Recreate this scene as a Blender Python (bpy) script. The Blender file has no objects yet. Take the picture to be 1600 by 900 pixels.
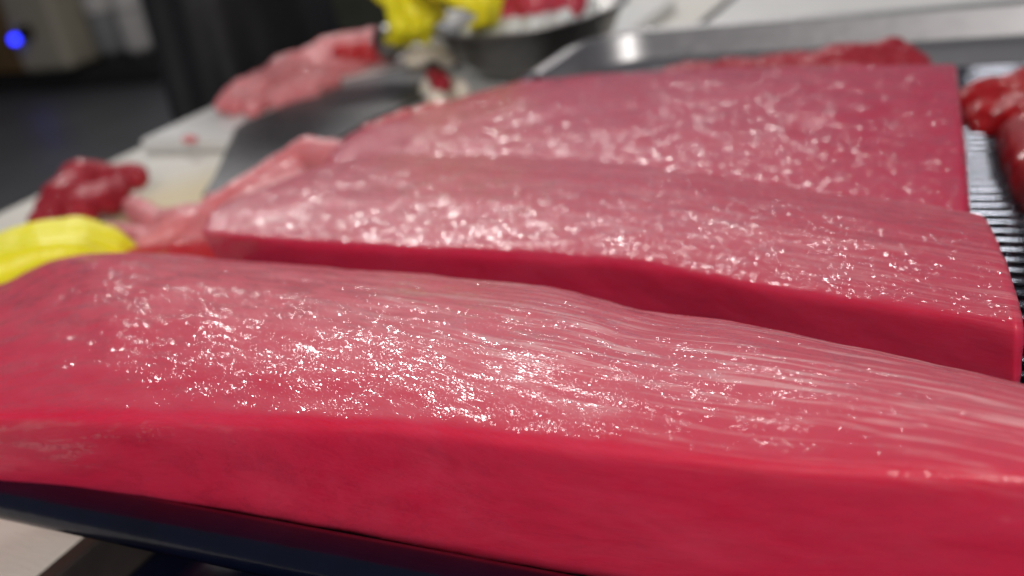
import bpy, bmesh, math, random
import numpy as np
from mathutils import Vector, Matrix, noise
random.seed(7)
SC = bpy.context.scene
COL = SC.collection

# ------------------------------------------------------------------ camera
cam_d = bpy.data.cameras.new("camera")
cam = bpy.data.objects.new("camera", cam_d); COL.objects.link(cam)
cam_d.sensor_width = 36.0; cam_d.lens = 36.29
cam_d.clip_start = 0.01; cam_d.clip_end = 100
R_ = np.array([[0.88901863, 0.04240152, -0.45590348],
               [0.42614048, -0.44083498, 0.78998026],
               [-0.16748184, -0.8965861, -0.40997952]])   # columns: right, down, forward
mw = Matrix.Identity(4)
for i in range(3):
    mw[i][0] = R_[i, 0]; mw[i][1] = -R_[i, 1]; mw[i][2] = -R_[i, 2]
mw[0][3], mw[1][3], mw[2][3] = 0, 0, 0.36
cam.matrix_world = mw
cam_d.dof.use_dof = True
cam_d.dof.focus_distance = 0.445
cam_d.dof.aperture_fstop = 4.8
SC.camera = cam

# ------------------------------------------------------------------ world and lamps
w = bpy.data.worlds.new("World"); SC.world = w; w.use_nodes = True
bg = w.node_tree.nodes["Background"]
bg.inputs[0].default_value = (0.84, 0.86, 1.0, 1); bg.inputs[1].default_value = 0.13

def lamp(name, loc, target, power, size, col=(1, 0.965, 0.93)):
    l = bpy.data.lights.new(name, 'AREA'); l.shape = 'DISK'; l.size = size; l.energy = power; l.color = col
    o = bpy.data.objects.new(name, l); COL.objects.link(o)
    o.location = loc
    o.rotation_euler = (Vector(target) - Vector(loc)).to_track_quat('-Z', 'Y').to_euler()
    return o
lamp("ceiling_lamp", (-2.55, 3.35, 2.45), (-0.3, 0.6, 0.1), 27, 0.27)
lamp("ceiling_lamp", (-1.20, 4.30, 2.30), (-0.3, 0.7, 0.1), 11, 0.27)
lamp("ceiling_lamp", (-1.3, 2.1, 2.05), (-1.0, 1.1, 0.0), 11, 0.40)
lamp("ceiling_lamp", (1.0, -1.5, 1.55), (-0.35, 0.5, 0.1), 56, 1.0)
lamp("ceiling_lamp", (-3.6, 3.4, 2.3), (-3.4, 3.6, -0.85), 40, 0.5)
lamp("veil_fill_light", (-2.1, 4.6, 2.2), (-0.3, 0.6, 0.1), 4.5, 2.8, (0.78, 0.84, 1.0))  # unseen fill light, added to lay a cool veil on the loin tops

SC.view_settings.view_transform = 'Standard'
SC.view_settings.look = 'None'
SC.view_settings.exposure = 0.20
SC.view_settings.gamma = 1.0

# ------------------------------------------------------------------ measured points (metres)
P = {
    'l1_ft': [[-0.6255, 0.256, 0.128], [-0.5293, 0.2638, 0.132], [-0.4559, 0.2679, 0.136], [-0.338, 0.28, 0.14], [-0.2383, 0.2881, 0.143], [-0.1666, 0.291, 0.143], [-0.1159, 0.2919, 0.143], [-0.0709, 0.2942, 0.143], [-0.0023, 0.3024, 0.143], [0.041, 0.3068, 0.143]],
    'l1_fb': [[-0.6792, 0.268, 0.0866], [-0.5825, 0.2758, 0.0775], [-0.5053, 0.2799, 0.0742], [-0.3745, 0.292, 0.0747], [-0.2803, 0.3001, 0.0667], [-0.2337, 0.303, 0.0636], [-0.1707, 0.3039, 0.0643], [-0.1152, 0.3062, 0.067], [-0.0005, 0.3144, 0.0753], [0.0474, 0.3188, 0.0775]],
    'l1_bt': [[-0.686, 0.2875, 0.12], [-0.6981, 0.3749, 0.118], [-0.6744, 0.4368, 0.118], [-0.6439, 0.4953, 0.118], [-0.4121, 0.477, 0.122], [-0.2496, 0.4542, 0.128], [-0.1773, 0.429, 0.13], [-0.1161, 0.4146, 0.132], [-0.0043, 0.377, 0.134], [0.0456, 0.359, 0.134]],
    'l2_ft': [[-0.5773, 0.5476, 0.112], [-0.451, 0.5282, 0.114], [-0.2937, 0.5168, 0.116], [-0.2045, 0.5032, 0.118], [-0.1251, 0.4761, 0.12], [-0.0605, 0.4577, 0.122], [-0.009, 0.4424, 0.124]],
    'l2_bt': [[-0.6185, 0.6197, 0.106], [-0.5693, 0.7506, 0.1], [-0.3394, 0.7289, 0.104], [-0.2456, 0.69, 0.108], [-0.1669, 0.6549, 0.11], [-0.0809, 0.6194, 0.112], [-0.0333, 0.5967, 0.113]],
    'l3_ft': [[-0.5781, 0.7159, 0.088], [-0.4397, 0.687, 0.09], [-0.3165, 0.6687, 0.092], [-0.2296, 0.6346, 0.094], [-0.1552, 0.6001, 0.096], [-0.0939, 0.5794, 0.098], [-0.0373, 0.5611, 0.1]],
    'l3_bt': [[-0.6641, 0.8943, 0.083], [-0.5857, 0.9531, 0.094], [-0.5048, 1.0, 0.1], [-0.3744, 0.9883, 0.106], [-0.2723, 0.9781, 0.107], [-0.1677, 0.9614, 0.108], [-0.0763, 0.9481, 0.108]],
    'l4_c': [-0.1549, 1.1562, 0.075],
    'fl_peak': [-0.7119, 0.8601, 0.09],
    'fl_r': [-0.6196, 0.8181, 0.08],
    'fl_m': [-0.7479, 0.7816, 0.06],
    'fl_l': [-0.8052, 0.6494, 0.05],
    'dot': [-1.0945, 1.0593, 0.02],
    'ball': [-0.9729, 1.4364, 0.05],
}

# ------------------------------------------------------------------ helpers
def tag(o, label=None, cat=None, group=None, kind=None):
    if label: o['label'] = label
    if cat: o['category'] = cat
    if group: o['group'] = group
    if kind: o['kind'] = kind
    return o

def link(name, me, m=None, parent=None, smooth=False):
    o = bpy.data.objects.new(name, me); COL.objects.link(o)
    if m is not None:
        me.materials.clear(); me.materials.append(m)
    if parent is not None: o.parent = parent
    if smooth:
        me.polygons.foreach_set('use_smooth', [True] * len(me.polygons))
    return o

def empty(name, loc):
    o = bpy.data.objects.new(name, None); COL.objects.link(o); o.location = loc
    o.empty_display_size = 0.05
    return o

def under(o, root):
    """parent a mesh that is written in world coordinates under an empty"""
    o.parent = root
    o.matrix_parent_inverse = Matrix.Translation(root.location).inverted()
    return o

def mesh(name, verts, faces):
    me = bpy.data.meshes.new(name); me.from_pydata([tuple(map(float, v)) for v in verts], [], faces); me.update()
    return me

def box_mesh(name, lo, hi, bevel=0.0, seg=2):
    bm = bmesh.new()
    bmesh.ops.create_cube(bm, size=1)
    for v in bm.verts:
        for k in range(3):
            v.co[k] = lo[k] + (v.co[k] + .5) * (hi[k] - lo[k])
    if bevel > 0:
        bmesh.ops.bevel(bm, geom=list(bm.edges), offset=bevel, segments=seg, affect='EDGES', profile=.5)
    me = bpy.data.meshes.new(name); bm.to_mesh(me); bm.free()
    return me

def cr(pts, n):
    """uniform Catmull-Rom through pts, n samples"""
    p = np.asarray(pts, float); k = len(p)
    q = np.vstack([2 * p[0] - p[1], p, 2 * p[-1] - p[-2]])
    out = []
    for t in np.linspace(0, k - 1, n):
        i = min(int(t), k - 2); s = t - i
        a, b, c, d = q[i], q[i + 1], q[i + 2], q[i + 3]
        out.append(.5 * (2 * b + (c - a) * s + (2 * a - 5 * b + 4 * c - d) * s * s + (3 * b - a - 3 * c + d) * s ** 3))
    return np.array(out)

def fbm(p, s, o=3):
    return noise.fractal(Vector(p) * s, 1.0, 2.0, o)

def loft(name, rails, nu, nv, smooth=4, disp=(), end0='round', end1='cut', seed=0.0):
    """closed skin over rails that run along the length; UV map in metres along / around"""
    rs = [cr(r, nu) for r in rails]
    rings = []
    per_all = []
    for i in range(nu):
        poly = np.array([r[i] for r in rs] + [rs[0][i]])
        seg = np.linalg.norm(np.diff(poly, axis=0), axis=1); s = np.concatenate([[0], np.cumsum(seg)])
        t = np.linspace(0, s[-1], nv, endpoint=False)
        ring = np.stack([np.interp(t, s, poly[:, k]) for k in range(3)], 1)
        for _ in range(smooth):
            ring = ring * .5 + .25 * (np.roll(ring, 1, 0) + np.roll(ring, -1, 0))
        rings.append(ring); per_all.append(s[-1])
    # ends
    def caps(ring, prev, mode):
        c = ring.mean(0); d = c - prev.mean(0); d[2] *= .2; d /= np.linalg.norm(d)
        if mode == 'round':
            prof = [(.96, .006), (.85, .014), (.66, .022), (.4, .027), (.15, .029)]
        else:
            prof = [(.990, .0006), (.972, .0018), (.94, .0028), (.7, .004), (.4, .005), (.12, .0055)]
        return [c + (ring - c) * a + d * b for a, b in prof]
    st = caps(rings[0], rings[2], end0)[::-1]; en = caps(rings[-1], rings[-3], end1)
    allr = st + rings + en
    V = np.concatenate(allr); n = len(allr)
    # normals by finite differences for displacement
    A = np.array(allr)
    du = np.gradient(A, axis=0); dv = (np.roll(A, -1, 1) - np.roll(A, 1, 1))
    N = np.cross(dv, du); N /= (np.linalg.norm(N, axis=2, keepdims=True) + 1e-9)
    cen = A.mean(1, keepdims=True)
    if ((A - cen) * N).sum(2).mean() < 0: N = -N
    Vn = N.reshape(-1, 3)
    for (amp, sc, stretch) in disp:
        d = np.array([fbm((p[0] * stretch + seed, p[1], p[2] + seed * .37), sc, 3) for p in V])
        V = V + Vn * (amp * d)[:, None]
    F = []
    for i in range(n - 1):
        for j in range(nv):
            k = (j + 1) % nv
            F.append((i * nv + j, i * nv + k, (i + 1) * nv + k, (i + 1) * nv + j))
    F.append(tuple(range(nv - 1, -1, -1))[::-1]); F.append(tuple((n - 1) * nv + j for j in range(nv)))
    me = mesh(name, V, F)
    uv = me.uv_layers.new(name="fibre")
    cu = np.concatenate([[0], np.cumsum(np.linalg.norm(np.diff(np.array([r.mean(0) for r in allr]), axis=0), axis=1))])
    pm = float(np.mean(per_all))
    dat = np.zeros((len(me.loops), 2)); li = np.empty(len(me.loops), int); me.loops.foreach_get('vertex_index', li)
    dat[:, 0] = cu[li // nv] + seed; dat[:, 1] = (li % nv) / nv * pm + seed * .61
    # seam fix: faces that wrap
    for f in me.polygons:
        if f.loop_total == 4:
            js = [li[l] % nv for l in f.loop_indices]
            if max(js) - min(js) > 2:
                for l in f.loop_indices:
                    if li[l] % nv == 0: dat[l, 1] += pm
    uv.data.foreach_set('uv', dat.ravel())
    bm = bmesh.new(); bm.from_mesh(me); bmesh.ops.recalc_face_normals(bm, faces=bm.faces); bm.to_mesh(me); bm.free()
    return me

def blob_mesh(name, chains, voxel, smooth=4, disp=(), flat=None):
    """one continuous skin over chains of (point, radius)"""
    bm = bmesh.new()
    for ch in chains:
        pts = [(Vector(p), r) for p, r in ch]
        if len(pts) == 1:
            samples = pts
        else:
            samples = []
            for (a, ra), (b, rb) in zip(pts[:-1], pts[1:]):
                k = max(2, int((b - a).length / (max(min(ra, rb), 1e-4) * .35)))
                for i in range(k + 1):
                    t = i / k; samples.append((a.lerp(b, t), ra + (rb - ra) * t))
        for p, r in samples:
            bmesh.ops.create_icosphere(bm, subdivisions=2, radius=r, matrix=Matrix.Translation(p))
    me = bpy.data.meshes.new(name); bm.to_mesh(me); bm.free()
    o = bpy.data.objects.new("tmp", me); COL.objects.link(o)
    m = o.modifiers.new("r", 'REMESH'); m.mode = 'VOXEL'; m.voxel_size = voxel
    if smooth:
        s = o.modifiers.new("s", 'SMOOTH'); s.iterations = smooth; s.factor = .5
    dg = bpy.context.evaluated_depsgraph_get()
    res = bpy.data.meshes.new_from_object(o.evaluated_get(dg)); res.name = name
    bpy.data.objects.remove(o); bpy.data.meshes.remove(me)
    if disp:
        nv = len(res.vertices)
        co = [v.co.copy() for v in res.vertices]; no = [v.normal.copy() for v in res.vertices]
        for amp, sc in disp:
            for i in range(nv):
                co[i] = co[i] + no[i] * amp * fbm(co[i], sc, 3)
        res.vertices.foreach_set('co', [c for v in co for c in v]); res.update()
    res.polygons.foreach_set('use_smooth', [True] * len(res.polygons))
    return res

# ------------------------------------------------------------------ materials
def mat(name):
    m = bpy.data.materials.new(name); m.use_nodes = True
    nt = m.node_tree; return m, nt, nt.nodes["Principled BSDF"]
def nd(nt, typ, **kw):
    n = nt.nodes.new(typ)
    for k, v in kw.items(): setattr(n, k, v)
    return n
def ramp(nt, fac, stops):
    r = nd(nt, 'ShaderNodeValToRGB'); e = r.color_ramp.elements
    while len(e) < len(stops): e.new(.5)
    for el, (p, c) in zip(e, stops):
        el.position = p; el.color = (*c, 1) if len(c) == 3 else c
    nt.links.new(fac, r.inputs[0]); return r.outputs[0]
def mth(nt, op, a, b=None, c=None, clamp=False):
    n = nd(nt, 'ShaderNodeMath', operation=op); n.use_clamp = clamp
    for i, x in enumerate((a, b, c)):
        if x is None: continue
        if isinstance(x, (int, float)): n.inputs[i].default_value = x
        else: nt.links.new(x, n.inputs[i])
    return n.outputs[0]
def mixc(nt, f, a, b, typ='MIX'):
    n = nd(nt, 'ShaderNodeMix', data_type='RGBA', blend_type=typ)
    for s, x in ((n.inputs[0], f), (n.inputs[6], a), (n.inputs[7], b)):
        if isinstance(x, (int, float)): s.default_value = x
        elif isinstance(x, tuple): s.default_value = (*x, 1)
        else: nt.links.new(x, s)
    return n.outputs[2]
def nz(nt, vec, sc, stretch=(1, 1, 1), detail=2, rough=.5, dist=0.0):
    mp = nd(nt, 'ShaderNodeMapping'); mp.inputs['Scale'].default_value = tuple(sc * s for s in stretch)
    nt.links.new(vec, mp.inputs['Vector'])
    n = nd(nt, 'ShaderNodeTexNoise'); n.inputs['Scale'].default_value = 1
    n.inputs['Detail'].default_value = detail; n.inputs['Roughness'].default_value = rough
    n.inputs['Distortion'].default_value = dist
    nt.links.new(mp.outputs[0], n.inputs['Vector']); return n.outputs['Fac']

def tuna(name, deep=(.55, .007, .044), pale=(.60, .045, .098), use_uv=True, wet=.10, cell=960, tilt=.17, sinew=None, pale_bias=0.0, sss=.8, veil=1.0, gate=.3, ridges=False):
    m, nt, b = mat(name); L = nt.links.new
    tc = nd(nt, 'ShaderNodeTexCoord'); vec = tc.outputs['UV'] if use_uv else tc.outputs['Object']
    big = nz(nt, vec, 13, (1, 2.2, 1.5), 4, .6, .5)
    fib = nz(nt, vec, 70, (1, 9, 4), 4, .65, .25)
    fine = nz(nt, vec, 260, (1, 5, 3), 3, .65, .2)
    f = mth(nt, 'ADD', mth(nt, 'MULTIPLY', big, .50), mth(nt, 'MULTIPLY', fib, .38))
    f = mth(nt, 'ADD', f, mth(nt, 'MULTIPLY', fine, .34))
    f = mth(nt, 'ADD', f, pale_bias - .105)
    col = ramp(nt, f, [(.28, deep), (.78, pale)])
    hgt = None
    if sinew:
        # pale connective lines that run along the loin
        v0, v1, amt, freq = sinew
        sep = nd(nt, 'ShaderNodeSeparateXYZ'); L(vec, sep.inputs[0])
        rn = nz(nt, vec, 6, (1, freq / 6, 1), 3, .55, .25)
        line = mth(nt, 'SUBTRACT', 1, mth(nt, 'MULTIPLY', mth(nt, 'ABSOLUTE', mth(nt, 'SUBTRACT', rn, .5)), 16.0), clamp=True)
        brk = nz(nt, vec, 24, (1, 3, 1), 4, .65)
        line = mth(nt, 'MULTIPLY', line, ramp(nt, brk, [(.36, (0, 0, 0)), (.58, (1, 1, 1))]))
        msk = nd(nt, 'ShaderNodeMapRange', interpolation_type='SMOOTHSTEP'); msk.inputs[1].default_value = v0; msk.inputs[2].default_value = v1
        L(sep.outputs['Y'], msk.inputs[0])
        mu = nd(nt, 'ShaderNodeMapRange', interpolation_type='SMOOTHSTEP'); mu.inputs[1].default_value = .55; mu.inputs[2].default_value = .85
        L(sep.outputs['X'], mu.inputs[0])
        zone = mth(nt, 'MULTIPLY', msk.outputs[0], mu.outputs[0])
        lm = mth(nt, 'MULTIPLY', line, zone)
        col = mixc(nt, mth(nt, 'MULTIPLY', zone, .5 * amt), col, (.68, .20, .235))
        col = mixc(nt, mth(nt, 'MULTIPLY', lm, amt), col, (.82, .48, .48))
        hgt = lm
    L(col, b.inputs['Base Color'])
    b.inputs['Subsurface Weight'].default_value = sss
    b.inputs['Subsurface Radius'].default_value = (1.0, .20, .17)
    b.inputs['Subsurface Scale'].default_value = .014
    b.inputs['Roughness'].default_value = .5
    b.inputs['Specular IOR Level'].default_value = .2
    geo = nd(nt, 'ShaderNodeNewGeometry'); nrm = geo.outputs['Normal']
    if hgt is not None and ridges:
        b3 = nd(nt, 'ShaderNodeBump'); b3.inputs['Distance'].default_value = .0003; b3.inputs['Strength'].default_value = .8
        L(hgt, b3.inputs['Height']); nrm = b3.outputs[0]
    # wet film broken into small facets along the fibres
    def facets(sc, seed, amp):
        mp = nd(nt, 'ShaderNodeMapping'); mp.inputs['Scale'].default_value = (sc, sc * 1.7, sc * 1.3); mp.inputs['Location'].default_value = (seed, seed * 2.3, seed)
        wv = nd(nt, 'ShaderNodeTexNoise'); wv.inputs['Scale'].default_value = sc * .9
        L(vec, wv.inputs['Vector'])
        ad = nd(nt, 'ShaderNodeVectorMath', operation='MULTIPLY_ADD'); L(wv.outputs['Color'], ad.inputs[0]); ad.inputs[1].default_value = (.7 / sc, .45 / sc, .6 / sc); L(vec, ad.inputs[2])
        L(ad.outputs[0], mp.inputs['Vector'])
        vo = nd(nt, 'ShaderNodeTexVoronoi'); vo.inputs['Scale'].default_value = 1; L(mp.outputs[0], vo.inputs['Vector'])
        sb = nd(nt, 'ShaderNodeVectorMath', operation='SUBTRACT'); L(vo.outputs['Color'], sb.inputs[0]); sb.inputs[1].default_value = (.5, .5, .5)
        sl = nd(nt, 'ShaderNodeVectorMath', operation='SCALE'); L(sb.outputs[0], sl.inputs[0])
        if isinstance(amp, (int, float)): sl.inputs['Scale'].default_value = amp
        else: L(amp, sl.inputs['Scale'])
        return sl.outputs[0]
    area = nz(nt, vec, 18, (1, 1.8, 1), 3, .6)
    am = nd(nt, 'ShaderNodeMapRange'); am.inputs[1].default_value = .35; am.inputs[2].default_value = .65; am.inputs[3].default_value = tilt * .7; am.inputs[4].default_value = tilt * 2.4; L(area, am.inputs[0])
    v1_ = nd(nt, 'ShaderNodeVectorMath', operation='ADD'); L(facets(cell, 0.3, am.outputs[0]), v1_.inputs[0]); L(facets(cell * .4, 5.1, tilt * .7), v1_.inputs[1])
    v2_ = nd(nt, 'ShaderNodeVectorMath', operation='ADD'); L(v1_.outputs[0], v2_.inputs[0]); L(nrm, v2_.inputs[1])
    nn = nd(nt, 'ShaderNodeVectorMath', operation='NORMALIZE'); L(v2_.outputs[0], nn.inputs[0])
    L(nn.outputs[0], b.inputs['Coat Normal'])
    wt = nd(nt, 'ShaderNodeMapRange', interpolation_type='SMOOTHSTEP'); wt.inputs[1].default_value = .46; wt.inputs[2].default_value = .58; wt.inputs[3].default_value = gate * veil; wt.inputs[4].default_value = veil
    L(nz(nt, vec, 45, (1, 3.0, 2), 4, .65, .6), wt.inputs[0]); L(wt.outputs[0], b.inputs['Coat Weight'])
    b.inputs['Coat IOR'].default_value = 1.42; b.inputs['Coat Roughness'].default_value = wet
    return m

def plain(name, col, rough=.5, metal=0.0, var=.15, sc=20, bump=0.0, bsc=80, stretch=(1, 1, 1), spec=.5, sss=0.0):
    m, nt, b = mat(name); L = nt.links.new
    tc = nd(nt, 'ShaderNodeTexCoord'); v = tc.outputs['Object']
    n = nz(nt, v, sc, stretch, 4, .6)
    lo = tuple(c * (1 - var) for c in col); hi = tuple(min(1, c * (1 + var)) for c in col)
    L(ramp(nt, n, [(.3, lo), (.7, hi)]), b.inputs['Base Color'])
    b.inputs['Metallic'].default_value = metal
    rr = nd(nt, 'ShaderNodeMapRange'); rr.inputs[3].default_value = rough * .75; rr.inputs[4].default_value = min(1, rough * 1.3)
    L(nz(nt, v, sc * 2.3, stretch, 3), rr.inputs[0]); L(rr.outputs[0], b.inputs['Roughness'])
    b.inputs['Specular IOR Level'].default_value = spec
    if sss: b.inputs['Subsurface Weight'].default_value = sss; b.inputs['Subsurface Scale'].default_value = .004
    if bump:
        bp = nd(nt, 'ShaderNodeBump'); bp.inputs['Distance'].default_value = bump
        L(nz(nt, v, bsc, stretch, 3, .6), bp.inputs['Height']); L(bp.outputs[0], b.inputs['Normal'])
    return m

M_TUNA1 = tuna("tuna_front", sinew=(.27, .38, .75, 95), cell=960, tilt=.17, gate=.06, wet=.10, ridges=True)
M_TUNA2 = tuna("tuna_middle", deep=(.46, .006, .042), pale=(.52, .042, .095), cell=700, tilt=.225, gate=.15, wet=.12, sinew=(.84, .88, .3, 110))
M_TUNA3 = tuna("tuna_back", deep=(.44, .007, .046), pale=(.50, .040, .098), cell=470, tilt=.25, gate=.15, wet=.12)
M_DARKMEAT = tuna("tuna_dark", deep=(.24, .005, .012), pale=(.50, .045, .070), use_uv=False, sss=.35, cell=560, tilt=.3, veil=.4, gate=.1)
M_PINKMEAT = tuna("tuna_pale", deep=(.62, .13, .15), pale=(.78, .38, .39), use_uv=False, cell=420, tilt=.16, veil=.7, gate=.2)
M_REDMEAT = tuna("tuna_red", deep=(.48, .010, .018), pale=(.60, .05, .06), use_uv=False, cell=250, tilt=.2)
M_ROSE = tuna("tuna_rose", deep=(.52, .02, .05), pale=(.66, .12, .16), use_uv=False, cell=250, tilt=.2)
M_WETRED = tuna("tuna_wet_red", deep=(.24, .003, .006), pale=(.46, .012, .018), use_uv=False, cell=420, tilt=.25, gate=.1)
M_FAT = plain("fat", (.78, .70, .58), .3, var=.1, sc=60, bump=.001, bsc=150, sss=.4)
M_STEEL = plain("steel", (.44, .43, .43), .42, 1.0, .06, 30, .00003, 200, (1, 12, 1))
M_STEELDK = plain("steel_worn", (.22, .215, .21), .38, 1.0, .15, 25, .0001, 200, (1, 6, 1))
M_BLADE = plain("blade_steel", (.085, .085, .09), .42, .7, .15, 25, .0001, 200, (1, 6, 1))
M_WIRE = plain("chrome_wire", (.24, .25, .29), .09, 1.0, .06, 60)
M_BOARD = None
M_NAVY = plain("navy_plastic", (.0018, .003, .011), .20, 0, .25, 30, .0006, 30, spec=.35)
M_DARKTRIM = plain("dark_trim", (.035, .028, .026), .4, 0, .2, 40)
M_YELLOW = plain("yellow_rubber", (.96, .86, .02), .42, 0, .04, 30, .0008, 120, sss=.15)
M_CLOTH = plain("black_cloth", (.008, .0075, .009), .8, 0, .3, 30, .001, 300)
M_APRON = plain("dark_apron", (.009, .0085, .010), .6, 0, .3, 12, .002, 30)
M_SKIN = plain("skin", (.48, .27, .19), .5, 0, .08, 40, .0004, 200, sss=.2)
M_HAIR = plain("hair", (.01, .008, .007), .5, 0, .3, 100, .002, 300)
M_FLOOR = plain("wet_floor", (.055, .056, .060), .42, 0, .2, 1.5, .004, 14)
M_CREAM = plain("cream_enamel", (.30, .27, .21), .45, 0, .08, 3)
M_OCHRE = plain("ochre_panel", (.12, .065, .015), .5, 0, .12, 4)
M_GREY = plain("grey_panel", (.22, .22, .22), .5, 0, .1, 5)
M_PALEGREY = plain("pale_panel", (.46, .44, .42), .5, 0, .1, 5)
M_BLACK = plain("black_rubber", (.008, .007, .007), .6, 0, .2, 10)
M_WHITEBOARD = plain("white_plastic", (.74, .73, .70), .35, 0, .04, 8, .0005, 60)
M_TEAL = plain("teal_plastic", (.02, .14, .20), .4, 0, .1, 10)
M_ICE = plain("ice", (.72, .73, .70), .2, 0, .08, 70, .002, 90, sss=.3)
M_OLIVE = plain("olive_panel", (.06, .062, .045), .5, 0, .3, 3)

def board_mat():
    m, nt, b = mat("cutting_board"); L = nt.links.new
    tc = nd(nt, 'ShaderNodeTexCoord'); v = tc.outputs['Object']
    base = ramp(nt, nz(nt, v, 6, (1, 1, 1), 4, .6), [(.3, (.70, .66, .58)), (.7, (.78, .75, .68))])
    # yellowish reflection on the wet board, painted into its colour around one spot
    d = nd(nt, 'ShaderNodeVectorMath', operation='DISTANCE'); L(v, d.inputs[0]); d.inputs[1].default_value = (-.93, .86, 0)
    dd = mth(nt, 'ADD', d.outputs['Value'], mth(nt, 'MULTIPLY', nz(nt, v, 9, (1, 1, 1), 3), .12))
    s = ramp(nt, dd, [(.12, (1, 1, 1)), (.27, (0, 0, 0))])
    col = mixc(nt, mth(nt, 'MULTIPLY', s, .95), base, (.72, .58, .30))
    L(col, b.inputs['Base Color']); b.inputs['Roughness'].default_value = .36
    bp = nd(nt, 'ShaderNodeBump'); bp.inputs['Distance'].default_value = .0006; L(nz(nt, v, 60, (1, 8, 1), 3, .7), bp.inputs['Height']); L(bp.outputs[0], b.inputs['Normal'])
    return m
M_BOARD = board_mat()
def emis(name, col, s):
    m, nt, b = mat(name); b.inputs['Base Color'].default_value = (*col, 1)
    b.inputs['Emission Color'].default_value = (*col, 1); b.inputs['Emission Strength'].default_value = s; return m
M_LED = emis("blue_led", (.02, .03, 1.0), 6)

# ------------------------------------------------------------------ setting
def zr(y): return .085 - .06 * (y - .24)

fl = link('floor', mesh('floor', [(-14, -3, -.85), (8, -3, -.85), (8, 16, -.85), (-14, 16, -.85)], [(0, 1, 2, 3)]), M_FLOOR)
tag(fl, kind='structure')
# steel work table with a dark glossy top right of the boards
t = empty('work_table', (0, .6, -.85))
under(link('table_top', box_mesh('table_top', (-.508, -.25, -.06), (.75, 1.46, -.031), .004), M_NAVY), t)
for (x, y) in ((-.45, -.2), (.7, -.2), (-.45, 1.4), (.7, 1.4)):
    under(link('leg', box_mesh('leg', (x - .02, y - .02, -.85), (x + .02, y + .02, -.06), .003), M_STEELDK), t)
tag(t, 'dark navy glossy table top under the steel tray', 'table')
t = empty('chopping_table', (-.9, .9, -.85))
under(link('table_top', box_mesh('table_top', (-1.225, -.25, -.075), (-.516, 2.0, -.035), .004), M_STEELDK), t)
for (x, y) in ((-1.19, -.2), (-.56, -.2), (-1.19, 1.95), (-.56, 1.95)):
    under(link('leg', box_mesh('leg', (x - .02, y - .02, -.85), (x + .02, y + .02, -.075), .003), M_STEELDK), t)
tag(t, 'steel table under the long white cutting board', 'table')
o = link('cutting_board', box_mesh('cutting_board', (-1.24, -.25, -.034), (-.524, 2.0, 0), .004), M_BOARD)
tag(o, 'long cream cutting board with painted yellow reflection running left of the tray', 'cutting board')
o = link('table_edging', box_mesh('table_edging', (-.5235, -.25, -.034), (-.509, 2.0, .003), .0015), M_DARKTRIM)
tag(o, 'dark edging strip along the cutting board at lower left', 'edging')
o = link('cutting_board', box_mesh('cutting_board', (-1.20, 1.072, .001), (-.60, 1.80, .022), .004), M_WHITEBOARD)
tag(o, 'smaller white board lying on the long board under the knife', 'cutting board')
o = link('side_table', box_mesh('side_table', (-.515, 1.475, -.04), (1.2, 2.6, .0), .006), M_WHITEBOARD)
tag(o, 'white table top beyond the far rim of the steel tray', 'table')
o.data.materials[0] = M_WHITEBOARD

# ------------------------------------------------------------------ steel tray
def rrect(x0, x1, y0, y1, r, n=8):
    pts = []
    rb = r + .022
    for cx, cy, a0, r in ((x1 - rb, y1 - rb, 0, rb), (x0 + rb, y1 - rb, 90, rb), (x0 + r, y0 + r, 180, r), (x1 - r, y0 + r, 270, r)):
        for i in range(n + 1):
            a = math.radians(a0 + 90 * i / n); pts.append((cx + r * math.cos(a), cy + r * math.sin(a)))
    return pts
TX0, TX1, TY0, TY1, RZ = -.545, .26, .282, 1.292, .080
def tray_mesh():
    prof = [(-.013, -.010), (-.0145, -.004), (-.012, -.0005), (-.008, .0), (.0, .0), (.003, -.0008), (.0055, -.004), (.0078, -.035), (.0100, -.0375), (.016, -.0395), (.019, -.043),
            (.095, -.098), (.100, -.1045), (.108, -.107)]
    V, F = [], []
    for (d, z) in prof:
        for x, y in rrect(TX0 + d, TX1 - d, TY0 + d, TY1 - d, max(.055 - d, .006)):
            V.append((x, y, RZ + z))
    n = len(rrect(0, 1, 0, 1, .1))
    for i in range(len(prof) - 1):
        for j in range(n):
            k = (j + 1) % n; F.append((i * n + j, i * n + k, (i + 1) * n + k, (i + 1) * n + j))
    F.append(tuple((len(prof) - 1) * n + j for j in range(n)))
    return mesh('steel_tray', V, F)
o = link('steel_tray', tray_mesh(), M_STEEL, smooth=True)
md = o.modifiers.new('thickness', 'SOLIDIFY'); md.thickness = .0014; md.offset = -1
o.modifiers.new('edges', 'EDGE_SPLIT').split_angle = math.radians(50)
tag(o, 'big stainless steel tray with rounded rim that holds the tuna loins', 'tray')

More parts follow.
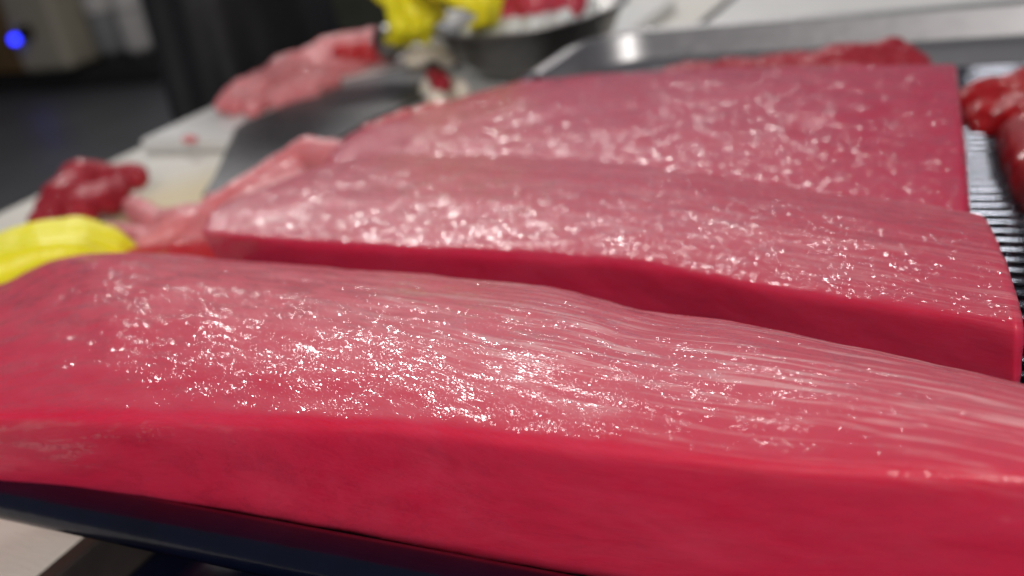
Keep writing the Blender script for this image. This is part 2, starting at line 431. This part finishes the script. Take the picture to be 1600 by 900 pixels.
# navy sheet added for the dark blue reflections in the steel tray and rim
def liner_mesh():
    prof = [(-.0125, -.0125), (-.0165, -.0115), (-.0178, -.008), (-.0170, -.002), (-.0135, .0025), (-.008, .0036), (.001, .0034), (.0062, .0014), (.009, -.004), (.0115, -.031), (.015, -.0345), (.021, -.0365), (.025, -.040), (.100, -.094), (.106, -.1000), (.114, -.1030)]
    V, F = [], []
    for k, (d, z) in enumerate(prof):
        for x, y in rrect(TX0 + d, TX1 - d, TY0 + d, TY1 - d, max(.055 - d, .006), 10):
            wv = .0022 * noise.noise(Vector((x * 22, y * 22, k * .6)))
            V.append((x, min(y, 1.09), RZ + z + (wv * .6 if k > 9 else wv * .25)))
    n = len(rrect(0, 1, 0, 1, .1, 10))
    for i in range(len(prof) - 1):
        for j in range(n):
            k = (j + 1) % n
            if V[i * n + j][1] >= 1.09 and V[i * n + k][1] >= 1.09: continue
            F.append((i * n + j, i * n + k, (i + 1) * n + k, (i + 1) * n + j))
    F.append(tuple((len(prof) - 1) * n + j for j in range(n)))
    return mesh('reflection_liner', V, F)
o = link('reflection_liner', liner_mesh(), M_NAVY, smooth=True)
tag(o, 'added dark navy sheet standing in for dark blue reflections in the steel tray and its front rim', 'plastic sheet')

# wire rack leaning on the front rim
rk = empty('wire_rack', (-.13, .3, zr(.3)))
tag(rk, 'chrome wire rack under the tuna loins, showing at the right edge', 'rack')
def wire_mesh(r, x0, x1, n=8):
    V, F = [], []
    for x in (x0, x1):
        for i in range(n):
            a = 2 * math.pi * i / n; V.append((x, r * math.cos(a), r * math.sin(a)))
    for i in range(n):
        F.append((i, (i + 1) % n, n + (i + 1) % n, n + i))
    F.append(tuple(range(n))[::-1]); F.append(tuple(range(n, 2 * n)))
    return mesh('wire', V, F)
wm = wire_mesh(.0021, -.48, .215)
wm.materials.append(M_WIRE); wm.polygons.foreach_set('use_smooth', [len(p.vertices) == 4 for p in wm.polygons])
y = .373
while y < 1.245:
    c = bpy.data.objects.new('wire', wm); COL.objects.link(c)
    c.location = (0, y, zr(y) - .0021); under(c, rk)
    c.rotation_euler = (random.uniform(-.5, .5), 0, random.uniform(-.002, .002))
    y += .0175
for x in (-.49, -.25, -.02, .1, .225):
    V = wire_mesh(.003, .42, 1.25)
    for v in V.vertices:
        a, b_, c_ = v.co; v.co = (x - b_, a, zr(a) - .0074 + c_)
    V.update()
    under(link('cross_bar', V, M_WIRE, smooth=True), rk)

# ------------------------------------------------------------------ the three big loins
def rails(key, bulge, base=None, under_in=.006):
    ft = np.array(P[key + '_ft']); bt = np.array(P[key + '_bt'])
    if key + '_fb' in P: fb = np.array(P[key + '_fb'])
    else:
        fb = ft.copy(); fb[:, 2] = [zr(v) + .0005 for v in fb[:, 1]]; fb[:, 1] += .012
    bb = bt.copy(); bb[:, 1] -= under_in; bb[:, 2] = [zr(v) + .0005 for v in bb[:, 1]]
    mids = []
    for fr, k in ((.16, .55), (.36, 1.0), (.6, 1.0), (.82, .62)):
        m_ = ft * (1 - fr) + bt * fr; m_[:, 2] += k * np.asarray(bulge); mids.append(m_)
    return [fb, ft] + mids + [bt, bb]
r1 = rails('l1', [.004, .006, .009, .011, .012, .011, .010, .009, .008, .007])
o = link('tuna_loin', loft('tuna_loin', r1, 330, 220, 9, [(.0013, 11, 1), (.0006, 45, .6)], 'round', 'cut', .3), M_TUNA1, smooth=True)
tag(o, 'largest raw tuna loin in front, glossy pink with pale lines at its right', 'tuna loin', 'tuna loins on the tray')
r2 = rails('l2', [.004, .007, .009, .009, .008, .007, .006])
o = link('tuna_loin', loft('tuna_loin', r2, 260, 200, 9, [(.0016, 11, 1), (.0006, 50, .5)], 'cut', 'cut', 1.3), M_TUNA2, smooth=True)
tag(o, 'middle raw tuna loin with dark red front face and square cut right end', 'tuna loin', 'tuna loins on the tray')
r3 = rails('l3', [.004, .008, .012, .014, .014, .012, .010])
o = link('tuna_loin', loft('tuna_loin', r3, 240, 180, 10, [(.0018, 11, 1), (.0007, 50, .5)], 'round', 'cut', 2.7), M_TUNA3, smooth=True)
tag(o, 'rear raw tuna loin covered in bright sparkling wet grain', 'tuna loin', 'tuna loins on the tray')

def V3(k, dx=0, dy=0, dz=0):
    return (P[k][0] + dx, P[k][1] + dy, P[k][2] + dz)
# dark red piece behind the rear loin
o = link('tuna_piece', blob_mesh('tuna_piece', [[((-.45, 1.17, .038), .014), ((-.36, 1.165, .043), .022), ((-.25, 1.155, .046), .028), (V3('l4_c', 0, 0, -.026), .032), (V3('l4_c', .02, -.01, -.03), .026)],
      [((-.40, 1.12, .040), .02), ((-.18, 1.11, .044), .026)]], .004, 6, [(.006, 25), (.002, 90)]), M_DARKMEAT)
tag(o, 'dark red tuna piece against the far wall of the tray', 'tuna piece')
# deep red pieces at the right edge
o = link('tuna_piece', blob_mesh('tuna_piece', [[((-.055, 1.0, .052), .024), ((.0, 1.0, .055), .03), ((.08, .98, .05), .035)], [((-.048, .97, .048), .02), ((.03, .95, .048), .028)]], .004, 8, [(.007, 30), (.002, 90)]), M_WETRED)
tag(o, 'bright red wet tuna scraps heap at the right, next to the rear loin', 'tuna piece')
o = link('tuna_piece', blob_mesh('tuna_piece', [[((-.012, .90, .050), .027), ((.004, .80, .056), .032), ((.028, .71, .062), .034)], [((.05, .9, .05), .03), ((.10, .72, .06), .03)]], .004, 10, [(.003, 30)]), M_WETRED)
tag(o, 'deep red tuna block at the right edge on the wire rack', 'tuna piece')
# red piece behind the left end of the rear loin
o = link('tuna_piece', blob_mesh('tuna_piece', [[((-.705, .975, .045), .022), ((-.66, 1.03, .045), .024), ((-.60, 1.07, .045), .024)]], .003, 6, [(.004, 30)]), M_REDMEAT)
tag(o, 'red tuna end showing behind the left tip of the rear loin', 'tuna piece')
# pink flap left of the middle loin
o = link('tuna_flap', blob_mesh('tuna_flap', [
    [(V3('fl_r', .02, 0, -.02), .02), (V3('fl_r', -.03, .02, -.012), .02), (V3('fl_peak', 0, -.01, -.020), .019), (V3('fl_peak', -.03, -.04, -.035), .018), (V3('fl_m', -.005, .0, -.010), .017), ((-.775, .715, .043), .014), ((-.80, .67, .035), .010), (V3('fl_l', 0, -.01, -.012), .007)],
    [((-.66, .76, .055), .03), ((-.70, .71, .045), .026), ((-.74, .67, .035), .016)],
    [((-.70, .80, .06), .02), ((-.72, .74, .045), .02)]], .0035, 10, [(.004, 18), (.0012, 80)]), M_PINKMEAT)
tag(o, 'thin pink tuna flap left of the middle loin, folded up behind', 'tuna flap')
o = link('tuna_piece', blob_mesh('tuna_piece', [[((-.775, .635, .042), .010), ((-.735, .628, .047), .0145), ((-.69, .622, .05), .018), ((-.64, .625, .055), .02)]], .0025, 8, [(.002, 40)]), M_REDMEAT)
tag(o, 'wet red strip with bright glint between the yellow glove and middle loin', 'tuna piece')
# dark chunk and pink film on the board
o = link('tuna_piece', blob_mesh('tuna_piece', [[((-1.04, .755, .024), .020), ((-1.045, .79, .036), .024), ((-1.06, .835, .046), .025), ((-1.045, .865, .036), .022), ((-1.02, .885, .03), .018)], [((-1.02, .80, .025), .022), ((-1.02, .85, .025), .022)]], .003, 8, [(.006, 24), (.0015, 90)]), M_DARKMEAT)
tag(o, 'dark red tuna chunk on the cutting board behind the yellow glove', 'tuna piece')
o = link('tuna_trimming', blob_mesh('tuna_trimming', [[((-.985, .84, .014), .014), ((-.93, .80, .016), .016), ((-.88, .775, .018), .018), ((-.82, .775, .022), .022), ((-.77, .80, .03), .022)], [((-.96, .76, .012), .012), ((-.86, .73, .016), .018), ((-.79, .72, .02), .02)]], .003, 6, [(.005, 35)]), M_PINKMEAT)
tag(o, 'limp pink tuna trimming on the cutting board beside the dark chunk', 'tuna trimming')
o = link('meat_crumb', blob_mesh('meat_crumb', [[(V3('dot', 0, 0, .004), .006), (V3('dot', .012, .004, .003), .005)]], .0015, 3, [(.002, 120)]), M_PINKMEAT)
tag(o, 'tiny pink meat crumb on the small white board', 'meat crumb')
# strip of pink trimmed flesh along the far board edge
o = link('tuna_trimming', blob_mesh('tuna_trimming', [
    [((-1.13, 1.19, .036), .016), ((-1.15, 1.28, .040), .020), ((-1.15, 1.38, .044), .022), ((-1.12, 1.47, .046), .022), ((-1.07, 1.53, .046), .022)],
    [((-1.10, 1.18, .034), .014), ((-1.11, 1.28, .036), .018), ((-1.10, 1.38, .040), .020), ((-1.07, 1.47, .042), .02)],
    [((-1.06, 1.17, .032), .012), ((-1.07, 1.27, .034), .016), ((-1.06, 1.36, .036), .018), ((-1.0, 1.46, .04), .02)]], .004, 10, [(.006, 22), (.002, 70)]), M_PINKMEAT)
tag(o, 'long strip of pink tuna belly trimmed along the far board edge', 'tuna trimming')
o = link('tuna_trimming', blob_mesh('tuna_trimming', [[((-1.03, 1.20, .034), .014), ((-1.0, 1.235, .036), .020), ((-.985, 1.28, .036), .016)], [((-1.05, 1.25, .034), .014), ((-1.02, 1.30, .036), .018)]], .003, 5, [(.005, 40)]), M_PINKMEAT)
tag(o, 'small pink tuna scrap lying on the knife blade', 'tuna trimming')
o = link('tuna_piece', blob_mesh('tuna_piece', [[((-1.04, 1.40, .05), .022), ((-.99, 1.45, .05), .022)]], .003, 5, [(.005, 40)]), M_REDMEAT)
tag(o, 'red tuna piece on the pink strip below the yellow gloves', 'tuna piece')

# ------------------------------------------------------------------ knife
def extrude_outline(name, pts, z0, z1, bev=.0):
    bm = bmesh.new()
    a = [bm.verts.new((x, y, z0)) for x, y in pts]; b_ = [bm.verts.new((x, y, z1)) for x, y in pts]
    n = len(pts)
    bm.faces.new(b_); bm.faces.new(a[::-1])
    for i in range(n): bm.faces.new((a[i], a[(i + 1) % n], b_[(i + 1) % n], b_[i]))
    bmesh.ops.recalc_face_normals(bm, faces=bm.faces)
    if bev: bmesh.ops.bevel(bm, geom=[e for e in bm.edges if abs(e.verts[0].co.z - e.verts[1].co.z) < 1e-6], offset=bev, segments=2, affect='EDGES')
    me = bpy.data.meshes.new(name); bm.to_mesh(me); bm.free(); return me
kn = empty('knife', (-.88, 1.1, .0265))
bl = [(-.86, .83), (-.90, .90), (-1.022, 1.085), (-1.03, 1.11), (-.99, 1.32), (-.90, 1.385), (-.83, 1.36), (-.775, 1.20), (-.80, 1.10), (-.80, .93), (-.82, .86)]
under(link('blade', extrude_outline('blade', bl, .0265, .0305, .001), M_BLADE), kn)
under(link('handle', blob_mesh('handle', [[((-.845, 1.36, .036), .014), ((-.81, 1.43, .042), .016), ((-.78, 1.50, .046), .018)]], .003, 5), M_BLACK), kn)
tag(kn, 'broad grey steel knife lying on the white board behind the loins', 'knife')

# scraps and dish near the bowl
o = link('fat_scrap', blob_mesh('fat_scrap', [[((-.89, 1.37, .045), .018), ((-.85, 1.375, .047), .02), ((-.82, 1.36, .044), .016)]], .003, 4, [(.005, 40)]), M_FAT)
tag(o, 'white fat scrap below the yellow gloves', 'fat scrap')
o = link('fat_scrap', blob_mesh('fat_scrap', [[((-.785, 1.235, .036), .013), ((-.76, 1.21, .036), .015), ((-.735, 1.17, .034), .014)], [((-.75, 1.235, .034), .012), ((-.715, 1.20, .034), .013)]], .003, 4, [(.008, 30)]), M_FAT)
tag(o, 'whitish pink fat scrap in front of the steel bowl', 'fat scrap')
o = link('tuna_piece', blob_mesh('tuna_piece', [[((-.765, 1.22, .052), .012), ((-.735, 1.19, .050), .013)]], .003, 4, [(.006, 40)]), M_DARKMEAT)
tag(o, 'small dark red scrap on the white fat by the bowl', 'tuna piece')
o = link('reflection_lump', blob_mesh('reflection_lump', [[(V3('ball', 0, 0, .01), .03)], [(V3('ball', .0, .03, -.0), .02)]], .003, 3), M_STEELDK)  # a round grey reflection, added here as a solid lump
tag(o, 'round grey lump standing in for a reflection under the left yellow glove', 'knob')

# ------------------------------------------------------------------ bowl
def lathe(name, prof, n=48, c=(0, 0, 0)):
    V, F = [], []
    for r, z in prof:
        for i in range(n):
            a = 2 * math.pi * i / n; V.append((c[0] + r * math.cos(a), c[1] + r * math.sin(a), c[2] + z))
    for k in range(len(prof) - 1):
        for i in range(n):
            j = (i + 1) % n; F.append((k * n + i, k * n + j, (k + 1) * n + j, (k + 1) * n + i))
    F.append(tuple(range(n))[::-1])
    return mesh(name, V, F)
BC = (-.668, 1.350, .0225)
prof = [(.062, 0), (.085, .010), (.112, .035), (.136, .078), (.143, .079), (.144, .083), (.134, .083), (.109, .038), (.082, .014), (.05, .006), (.001, .005)]
o = link('steel_bowl', lathe('steel_bowl', prof, 48, BC), M_STEELDK, smooth=True)
tag(o, 'round steel bowl with ice and red tuna behind the loins', 'bowl')
o = link('ice', blob_mesh('ice', [[((BC[0] - .06, BC[1] - .04, BC[2] + .055), .036), ((BC[0] + .06, BC[1] - .04, BC[2] + .055), .036)], [((BC[0] - .05, BC[1] + .05, BC[2] + .05), .04), ((BC[0] + .05, BC[1] + .05, BC[2] + .05), .04)], [((BC[0], BC[1], BC[2] + .05), .04)]], .004, 3, [(.008, 40)]), M_ICE)
tag(o, 'white crushed ice heaped in the steel bowl', 'ice', kind='stuff')
o = link('tuna_piece', blob_mesh('tuna_piece', [[((BC[0] - .03, BC[1] - .035, BC[2] + .085), .026), ((BC[0] + .03, BC[1] - .02, BC[2] + .10), .034), ((BC[0] + .06, BC[1] + .01, BC[2] + .09), .026)]], .003, 4, [(.008, 35)]), M_ROSE)
tag(o, 'red tuna chunk on the ice in the steel bowl', 'tuna piece')
o = link('plastic_box', box_mesh('plastic_box', (-.80, 1.80, .023), (-.70, 1.9, .05), .006), M_TEAL)
tag(o, 'teal plastic box beyond the steel bowl', 'box')

# ------------------------------------------------------------------ gloved hand at the left
def hand_chains(wrist, fwd, side, up, s=1.0, curl=.5, spread=.0):
    """right-angled hand frame: fwd to the fingers, side from little finger to thumb, up = back of the hand"""
    W, f, sd, u = Vector(wrist), Vector(fwd).normalized(), Vector(side).normalized(), Vector(up).normalized()
    def q(a, b_, c): return W + (f * a + sd * b_ + u * c) * s
    ch = []
    for k, (off, ln) in enumerate(((-.033, .066), (-.011, .078), (.011, .083), (.033, .074))):
        ch.append([(q(0, off * .55, 0), .019 * s), (q(.05, off * .85, .004), .017 * s), (q(.088, off, .004), .0125 * s)])
        a = 0; p = q(.088, off, .004); pts = [(p, .0125 * s)]
        for j, seg in enumerate((.45, .32, .23)):
            a -= curl * (.65, 1.1, .8)[j]
            p = p + (f * math.cos(a) + u * math.sin(a) + sd * spread * (k - 1.5)) * ln * seg * s * 1.08
            pts.append((p.copy(), (.0112, .0100, .0082)[j] * s))
        ch.append(pts)
    ch.append([(q(.018, .020, -.006), .018 * s), (q(.045, .050, -.016), .0145 * s), (q(.078, .050, -.022), .0115 * s), (q(.102, .040, -.026), .0095 * s)])
    ch.append([(q(-.06, 0, 0), .026 * s), (q(0, 0, 0), .024 * s), (q(.02, 0, 0), .022 * s)])
    return ch
def arm(name, hand_at, elbow, r0, r1, m):
    h, e = Vector(hand_at), Vector(elbow)
    return blob_mesh(name, [[(h, r0), (h.lerp(e, .5), (r0 + r1) * .55), (e, r1)]], .005, 4, [(.003, 30)])

T_, K_, W_ = Vector((-.775, .643, .07)), Vector((-.80, .61, .095)), Vector((-.875, .535, .085))
hd = empty('person', (-1.05, .32, -.85))
fw = (T_ - W_); fw.z = 0; fw.normalize(); up = Vector((0, 0, 1)); sd = up.cross(fw)   # thumb side: far
under(link('glove', blob_mesh('glove', hand_chains((-.895, .512, .062), fw + Vector((0, 0, .12)), sd, up, 1.12, .40), .0025, 24, [(.003, 16), (.0005, 90)]), M_YELLOW), hd)
under(link('sleeve', arm('sleeve', (-.955, .445, .06), (-1.13, .23, .10), .037, .05, M_CLOTH), M_CLOTH), hd)
tag(hd, 'gloved hand in bright yellow rubber reaching in at the left edge', 'person')

# ------------------------------------------------------------------ worker behind the board
PX, PY, FZ = -1.58, 1.77, -.85
ps = empty('person', (PX, PY, FZ))
def b3(x, y, z): return (PX + x, PY + y, FZ + z)     # x: towards the board, y: along the board
body = blob_mesh('body', [
    [(b3(.06, -.11, .05), .045), (b3(-.03, -.11, .06), .05), (b3(-.03, -.11, .12), .05), (b3(-.03, -.11, .30), .058), (b3(0, -.11, .50), .062), (b3(0, -.10, .72), .082), (b3(0, -.09, .88), .098)],
    [(b3(.06, .11, .05), .045), (b3(-.03, .11, .06), .05), (b3(-.03, .11, .12), .05), (b3(-.03, .11, .30), .058), (b3(0, .11, .50), .062), (b3(0, .10, .72), .082), (b3(0, .09, .88), .098)],
    [(b3(.14, -.11, .035), .035), (b3(.0, -.11, .045), .045)], [(b3(.14, .11, .035), .035), (b3(.0, .11, .045), .045)],
    [(b3(0, -.09, .90), .11), (b3(0, .09, .90), .11)], [(b3(0, -.07, .98), .11), (b3(0, .07, .98), .11)],
    [(b3(.01, -.06, 1.08), .11), (b3(.01, .06, 1.08), .11)], [(b3(.03, -.08, 1.22), .12), (b3(.03, .08, 1.22), .12)],
    [(b3(.05, -.11, 1.36), .09), (b3(.05, .11, 1.36), .09)], [(b3(.05, -.17, 1.40), .062), (b3(.05, .17, 1.40), .062)],
    [(b3(.06, 0, 1.40), .06), (b3(.09, 0, 1.50), .055)],
    [(b3(.05, -.19, 1.39), .060), (b3(.22, -.27, 1.18), .048), (b3(.46, -.38, 1.08), .042), (b3(.63, -.395, 1.04), .036)],
    [(b3(.05, .19, 1.39), .060), (b3(.24, .21, 1.18), .048), (b3(.50, .02, 1.09), .042), (b3(.75, -.44, 1.05), .036)],
    ], .012, 6, [(.006, 9)])
under(link('body', body, M_CLOTH), ps)
hc = b3(.13, 0, 1.62)
head = under(link('head', blob_mesh('head', [[(hc, .085), (b3(.115, 0, 1.65), .088)], [(b3(.17, 0, 1.57), .055), (b3(.19, 0, 1.545), .035)], [(b3(.10, 0, 1.56), .05), (b3(.09, 0, 1.48), .05)],
    [(b3(.215, 0, 1.635), .012), (b3(.232, 0, 1.605), .015)], [(b3(.11, .088, 1.62), .018), (b3(.11, .09, 1.60), .016)], [(b3(.11, -.088, 1.62), .018), (b3(.11, -.09, 1.60), .016)],
    [(b3(.208, -.02, 1.565), .008), (b3(.208, .02, 1.565), .008)], [(b3(.195, -.045, 1.655), .014), (b3(.195, .045, 1.655), .014)]], .005, 4), M_SKIN), ps)
for sgn in (-1, 1):
    e = blob_mesh('eye', [[(b3(.199, sgn * .03, 1.635), .010)]], .002, 2); under(link('eye', e, M_ICE), ps)
under(link('hair', blob_mesh('hair', [[(b3(.10, 0, 1.68), .094), (b3(.06, 0, 1.64), .088), (b3(.05, 0, 1.58), .07)]], .006, 4, [(.006, 40)]), M_HAIR), ps)
# apron: wrapped sheet with folds
V, F = [], []
nu_, nv_ = 60, 46
for j in range(nv_):
    z = .32 + (1.30 - .32) * j / (nv_ - 1)
    for i in range(nu_):
        a = math.radians(-105 + 210 * i / (nu_ - 1))
        k = (1 - j / (nv_ - 1))
        r = 1 + .08 * k * math.sin(a * 7 + z * 2) + .04 * k * math.sin(a * 15 - z * 5)
        rx, ry = (.150 + .02 * k) * r, (.225 + .02 * k) * r
        V.append(b3(.02 + rx * math.cos(a), ry * math.sin(a), z))
for j in range(nv_ - 1):
    for i in range(nu_ - 1):
        F.append((j * nu_ + i, j * nu_ + i + 1, (j + 1) * nu_ + i + 1, (j + 1) * nu_ + i))
ap = under(link('apron', mesh('apron', V, F), M_APRON, smooth=True), ps)
md = ap.modifiers.new('thickness', 'SOLIDIFY'); md.thickness = .003
g1 = b3(.65, -.40, 1.042); g2 = b3(.79, -.48, 1.052)
under(link('glove', blob_mesh('glove', hand_chains(g1, (.75, -.35, -.42), (.3, .9, 0), (.4, 0, .9), 1.15, 1.0), .003, 14, [(.008, 24), (.002, 60)]), M_YELLOW), ps)
under(link('glove', blob_mesh('glove', hand_chains(g2, (.8, -.15, -.25), (.2, -.9, 0), (.3, 0, .95), 1.1, 1.0), .003, 14, [(.008, 24), (.002, 60)]), M_YELLOW), ps)
tag(ps, 'worker in dark apron and yellow rubber gloves behind the cutting board', 'person')

# ------------------------------------------------------------------ machines at the back
mc = empty('cabinet', (-6.4, 5.2, FZ))
under(link('housing', box_mesh('housing', (-6.45, 4.95, -.70), (-5.97, 5.55, .6), .05, 3), M_CREAM), mc)
under(link('panel', box_mesh('panel', (-7.9, 4.97, -.69), (-6.46, 5.5, .6), .02), M_OCHRE), mc)
under(link('shadow_plinth', box_mesh('shadow_plinth', (-7.85, 5.05, -.849), (-5.3, 6.0, -.715), .01), M_BLACK), mc)  # black base that stands in for the dark shadow under the machine
kb = lathe('knob', [(.055, 0), (.05, .06), (.001, .065)], 20); kb.transform(Matrix.Translation((-6.25, 4.949, -.41)) @ Matrix.Rotation(math.radians(90), 4, 'X')); under(link('knob', kb, M_BLACK), mc)
ld = lathe('lamp', [(.026, 0), (.022, .03), (.001, .04)], 20); ld.transform(Matrix.Translation((-6.39, 4.949, -.45)) @ Matrix.Rotation(math.radians(90), 4, 'X')); under(link('lamp', ld, M_LED), mc)
tag(mc, 'cream machine cabinet with glowing blue lamp at the upper left', 'machine')
for (x, y, m_, lb) in ((-5.80, 5.22, M_GREY, 'grey upright canister next to the cream cabinet'), (-5.52, 5.20, M_PALEGREY, 'pale upright canister just left of the worker')):
    c = empty('canister', (x, y, FZ))
    z0 = FZ + .137
    under(link('shell', lathe('shell', [(.09, .06), (.105, .10), (.105, .95), (.08, 1.02), (.001, 1.03)], 28, (x, y, z0)), m_, smooth=True), c)
    under(link('base', lathe('base', [(.11, .001), (.112, .055), (.001, .058)], 28, (x, y, z0)), M_BLACK), c)
    under(link('band', lathe('band', [(.107, .34), (.109, .36), (.109, .46), (.107, .48)], 28, (x, y, z0)), M_PALEGREY, smooth=True), c)
    tag(c, lb, 'canister')
c = empty('crate', (-4.4, 6.6, FZ))
under(link('shell', box_mesh('shell', (-5.2, 6.1, -.84), (-3.7, 7.2, .3), .03), M_OLIVE), c)
under(link('lid', box_mesh('lid', (-5.25, 6.05, .301), (-3.65, 7.25, .34), .01), M_GREY), c)
tag(c, 'dim olive cabinet between the worker and the yellow gloves', 'cabinet')

SC.cycles.max_bounces = 6
SC.cycles.diffuse_bounces = 3
SC.cycles.glossy_bounces = 3
SC.cycles.transmission_bounces = 2
SC.cycles.sample_clamp_indirect = 3
SC.cycles.use_denoising = True
SC.cycles.use_adaptive_sampling = True
SC.cycles.adaptive_threshold = .015
